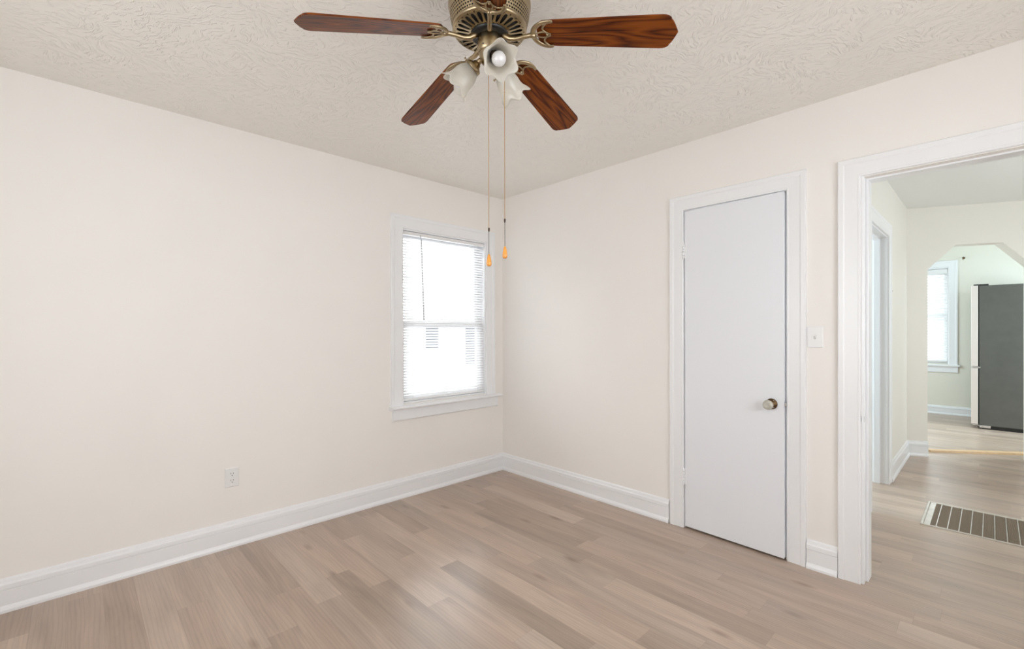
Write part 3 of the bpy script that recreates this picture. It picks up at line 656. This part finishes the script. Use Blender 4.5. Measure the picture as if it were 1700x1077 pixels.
mb = MB(); mb.lathe([(br1-0.001, bz1+0.001), (br1+0.001, bz1-0.002), (br1+0.001, bz1-0.007), (br1-0.002, bz1-0.011), (br1-0.007, bz1-0.013)], 96, caps=False); fp(mb, 'lower_rim', 'brass')
NS = 30; pr0, pr1 = 0.064, br1-0.007
def plate(u, v):
    a = 2*PI*u/NS; r = pr0 + (pr1-pr0)*v
    return Vector((r*math.cos(a), r*math.sin(a), zb + 0.001 - 0.006*(1-v)))
def stadium(c_, s_):
    n_ = 2.8; r = (abs(c_/0.30)**n_ + abs(s_/0.40)**n_)**(-1/n_); return (r*c_*(1+0.12*s_), r*s_)
mb = holeband(plate, NS, [(0, 1, 0)], stadium, 24)
bp = fp(mb, 'slotted_plate', 'brass', weld=True); md = bp.modifiers.new('solid', 'SOLIDIFY'); md.thickness = 0.002; md.offset = 1
mb = MB(); mb.lathe([(0.02, zb+0.010), (pr1-0.006, zb+0.012), (pr1-0.004, zb+0.02)], 64, caps=False); fp(mb, 'motor_core', 'black')
# flywheel
mb = MB(); mb.lathe([(0.0, zb+0.004), (0.060, zb+0.004), (0.064, zb-0.002), (0.064, zb-0.010), (0.058, zb-0.014), (0.030, zb-0.016), (0.0, zb-0.016)], 48, caps=False); fp(mb, 'flywheel', 'black')
# blades with irons
ZR = 2.232      # blade root height
r0 = 0.165; droop = math.atan2(ZR - ZT, RT - r0)
def edge(t):    # half width along the blade 0..1
    return 0.049 + (0.0615-0.049)*min(1, t*1.15)
BL = (RT - r0)/math.cos(droop)
def blade_outline():
    L_, pts = BL, []
    top = []
    for k in range(7):   # rounded root
        a = PI/2*k/6; top.append((0.030*(1-math.cos(a)) - 0.0, 0.018 + 0.031*math.sin(a)))
    for t in (0.15, 0.35, 0.6, 0.8): top.append((t*L_, edge(t)))
    xs = L_ - 0.050
    for k in range(6):   # shoulder
        a = PI/2*k/5; top.append((xs + 0.028*math.sin(a), 0.0615 - 0.016*(1-math.cos(a))))
    for k in range(1, 6): # concave-ish run to the point
        s = k/5; top.append((xs + 0.028 + 0.022*s, 0.0455*(1-s**1.35)))
    bot = [(x, -y) for x, y in top[:-1]][::-1]
    return top + bot
def blade_parts(par):
    mb = MB(); mb.prism(blade_outline(), lambda a, b, d: Vector((a, b, d)), 0.0, 0.0055); b = fp(mb, 'blade', 'blade', par, bevel=0.0012); return b
PITCH = math.radians(-12)
for k in range(5):
    ang = math.radians(12.82 + 72*k)
    Mz = Matrix.Rotation(ang, 4, 'Z'); root = Mz @ Matrix.Translation((r0, 0, fz(ZR))) @ Matrix.Rotation(droop, 4, 'Y') @ Matrix.Rotation(PITCH, 4, 'X')
    if k == 0: blade0 = blade_parts(fan); bl = blade0
    else: bl = blade0.copy(); COL.objects.link(bl); bl.parent = fan
    bl.matrix_local = root
    # iron: scroll bracket in blade coordinates + curved arm to the flywheel
    if k == 0:
        mb = MB(); zi = -0.004
        def arc(pts, r, flat=0.6): 
            # catmull-rom resample
            P_ = [Vector((*q, zi)) for q in pts]; out = []
            for i in range(len(P_)-1):
                a_, b_, c_, d_ = P_[max(i-1, 0)], P_[i], P_[i+1], P_[min(i+2, len(P_)-1)]
                for s in range(5):
                    t = s/5; out.append(0.5*((2*b_) + (-a_+c_)*t + (2*a_-5*b_+4*c_-d_)*t*t + (-a_+3*b_-3*c_+d_)*t**3))
            out.append(P_[-1]); n = len(out)
            rr = [r(i/(n-1)) for i in range(n)] if callable(r) else r
            mb.tube(out, rr, 8, flat=flat)
        arc([(0.050, 0.046), (0.036, 0.0475), (0.014, 0.041), (-0.006, 0.024), (-0.014, 0.0), (-0.006, -0.024), (0.014, -0.042), (0.038, -0.0495), (0.058, -0.050)], lambda t: 0.0040 + 0.0046*math.sin(PI*t)**0.7)
        arc([(0.040, 0.047), (0.026, 0.034), (0.022, 0.022), (0.030, 0.010), (0.046, 0.002)], 0.0032)
        arc([(0.044, -0.049), (0.028, -0.036), (0.022, -0.022), (0.030, -0.010), (0.046, -0.002)], 0.0032)
        arc([(0.046, 0.0), (0.031, 0.009), (0.014, 0.010), (-0.004, 0.004), (-0.012, 0.0)], 0.0028)
        arc([(0.046, 0.0), (0.031, -0.009), (0.014, -0.010), (-0.004, -0.004), (-0.012, 0.0)], 0.0028)
        for sx, sy in ((0.034, 0.0), (0.030, 0.040), (0.032, -0.042)):
            mb.lathe([(0.0, -0.0075), (0.003, -0.0065), (0.0042, -0.003)], 10, Matrix.Translation((sx, sy, 0)), caps=False)
        iron0 = fp(mb, 'blade_bracket', 'brass', fan); iron = iron0
        mb = MB(); zr = fz(ZR)
        mb.tube([(0.040, 0, zb-0.006), (0.056, 0, zb-0.018), (0.072, 0, zb-0.030), (0.090, 0, zb-0.034), (0.118, 0, zr-0.002), (0.140, 0, zr-0.001), (0.158, 0, zr-0.005)], [0.010, 0.010, 0.009, 0.008, 0.0075, 0.0075, 0.009], 10)
        arm0 = fp(mb, 'blade_arm', 'brass', fan); arm = arm0
    else:
        iron = iron0.copy(); COL.objects.link(iron); iron.parent = fan; arm = arm0.copy(); COL.objects.link(arm); arm.parent = fan
    iron.matrix_local = root; arm.matrix_local = Mz
# switch housing, fitter body
mb = MB(); z0 = zb-0.012
mb.lathe([(0.0, z0), (0.038, z0), (0.0415, z0-0.003), (0.0415, z0-0.048), (0.0385, z0-0.053), (0.037, z0-0.055)], 48, caps=False)
fp(mb, 'switch_housing', 'brass')
for k in range(6):
    a = k*PI/3+0.3; s_ = MB(); s_.lathe([(0.0, 0.003), (0.002, 0.002), (0.0025, 0)], 8, Matrix.Translation((0.0412*math.cos(a), 0.0412*math.sin(a), z0-0.044)) @ rotX((math.cos(a), math.sin(a), 0)), caps=False); fp(s_, 'screw', 'black')
mb = MB(); z1 = z0-0.055
mb.lathe([(0.036, z1+0.002), (0.037, z1-0.004), (0.033, z1-0.018), (0.026, z1-0.034), (0.018, z1-0.044), (0.010, z1-0.050), (0.012, z1-0.056), (0.006, z1-0.064), (0.0, z1-0.066)], 40, caps=False)
fp(mb, 'light_fitter', 'brass')
# three tulip shades
cam_r = Vector((rt.x, rt.y, 0)).normalized(); cam_f = Vector((fw.x, fw.y, 0)).normalized()
def tulip(mb, T, thick=0.0022):
    prof_ = [(0.020, 0.000), (0.024, 0.004), (0.033, 0.016), (0.041, 0.034), (0.0445, 0.052), (0.045, 0.070), (0.048, 0.086), (0.055, 0.102), (0.062, 0.112)]
    n = 72; v = []; f = []
    rings = [(r, z, 0) for r, z in prof_] + [(r - thick, z - 0.0005, 0) for r, z in prof_[::-1]]
    for r, z in [(q[0], q[1]) for q in rings]:
        s = max(0, (z-0.03)/0.082)
        for k in range(n):
            a = 2*PI*k/n; w_ = math.cos(6*a); rr = r*(1 + 0.10*s*s*w_) ; zz = z + s**2*(0.010*w_) + 0.0
            v.append(T @ Vector((rr*math.cos(a), rr*math.sin(a), zz)))
    m_ = len(rings)
    for i in range(m_-1):
        for k in range(n): f.append((i*n+k, i*n+(k+1) % n, (i+1)*n+(k+1) % n, (i+1)*n+k))
    mb.add(v, f, True)
for az, tilt in ((-72, 52), (168, 50), (48, 52)):
    a = math.radians(az); hd = (cam_r*math.cos(a) + cam_f*math.sin(a)).normalized()
    tl = math.radians(tilt); ax = (hd*math.sin(tl) + Vector((0, 0, -1))*math.cos(tl)).normalized()   # pointing out and down
    st_ = Vector((0, 0, z1-0.022)) + hd*0.020; sock = st_ + hd*0.022 + Vector((0, 0, -0.006))
    mb = MB(); mb.tube([st_, st_ + hd*0.014 + Vector((0,0,0.001)), sock + ax*0.004], [0.009, 0.009, 0.010], 12)
    armL = fp(mb, 'light_arm', 'brass')
    T = Matrix.Translation(sock) @ rotX(ax)
    mb = MB(); mb.lathe([(0.0, -0.002), (0.013, 0.0), (0.016, 0.008), (0.025, 0.014), (0.0285, 0.017), (0.029, 0.026), (0.0275, 0.028), (0.026, 0.020), (0.0, 0.018)], 32, T, caps=False)
    for k in range(3):
        q = k*2*PI/3 + 0.5; d_ = Vector((math.cos(q), math.sin(q), 0)); mb.tube([T @ (d_*0.027 + Vector((0,0,0.0235))), T @ (d_*0.038 + Vector((0,0,0.0235)))], [0.002, 0.002], 8)
        mb.tube([T @ (d_*0.037 + Vector((0,0,0.0235))), T @ (d_*0.041 + Vector((0,0,0.0235)))], [0.0036, 0.0036], 10)
    fp(mb, 'shade_holder', 'brass')
    mb = MB(); tulip(mb, T @ Matrix.Translation((0, 0, 0.020)) @ Matrix.Rotation(0.3, 4, 'Z') @ Matrix.Diagonal((0.90, 0.90, 0.80, 1))); sh = fp(mb, 'lamp_shade', 'shade')
    mb = MB(); mb.lathe([(0.0, 0.018), (0.0145, 0.018), (0.0145, 0.050), (0.0, 0.050)], 20, T, caps=False); fp(mb, 'socket', 'brassdark', sh)
    mb = MB(); mb.lathe([(0.0125, 0.048), (0.0135, 0.056), (0.019, 0.068), (0.0225, 0.080), (0.0215, 0.092), (0.016, 0.101), (0.008, 0.1055), (0.0, 0.1065)], 28, T, caps=False); fp(mb, 'light_bulb', 'bulb', sh)
# pull chains
def chain(off, zt, zc, zk0, zk1):
    x, y = off.x, off.y
    mb = MB(); z = zt
    def bead(z_, r): mb.lathe([(0.0003, r), (r*0.8, r*0.6), (r, 0), (r*0.8, -r*0.6), (0.0003, -r)], 6, Matrix.Translation((x, y, z_)), caps=False)
    while z > zc: bead(z, 0.00185); z -= 0.0042
    mb.tube([(x, y, zt), (x, y, zc)], 0.0005, 4)
    c = fp(mb, 'pull_chain', 'chain')
    mb = MB(); mb.lathe([(0.0008, 0.006), (0.0034, 0.005), (0.0030, -0.004), (0.0010, -0.008)], 10, Matrix.Translation((x, y, zc)), caps=True); z = zc - 0.006
    while z > zk0: bead(z, 0.0014); z -= 0.0034
    mb.tube([(x, y, zc), (x, y, zk0)], 0.0006, 4); fp(mb, 'chain_extension', 'chaindark', c)
    h = zk0 - zk1; mb = MB(); mb.lathe([(0.0, zk0+0.001), (0.0028, zk0), (0.0045, zk0-0.12*h), (0.0072, zk0-0.45*h), (0.0086, zk0-0.72*h), (0.0080, zk0-0.9*h), (0.0050, zk0-0.985*h), (0.0, zk0-h)], 20, Matrix.Translation((x, y, 0)), caps=False)
    fp(mb, 'pull_knob', 'knobwood', c)
# (x, y) offsets from the fan axis, heights read from the photograph's perspective
def zw(py, depth): return 1.25614682 - (py - 549.85)/760.237*depth
D0 = (FC - Vector(cam.matrix_world.translation)).dot(Vector((fw.x, fw.y, 0)))
for cr_, cf_, pc, pk0, pk1 in ((-0.0025, -0.035, 383, 424, 444), (0.050, -0.012, 368, 411, 431)):
    dep = D0 + cf_; off = cam_r*cr_ + cam_f*cf_
    chain(off, z0-0.03, zw(pc, dep)-H, zw(pk0, dep)-H, zw(pk1, dep)-H)
tag(fan, 'brass ceiling fan with five dark wood blades, tulip glass shades and two pull chains', 'ceiling fan')
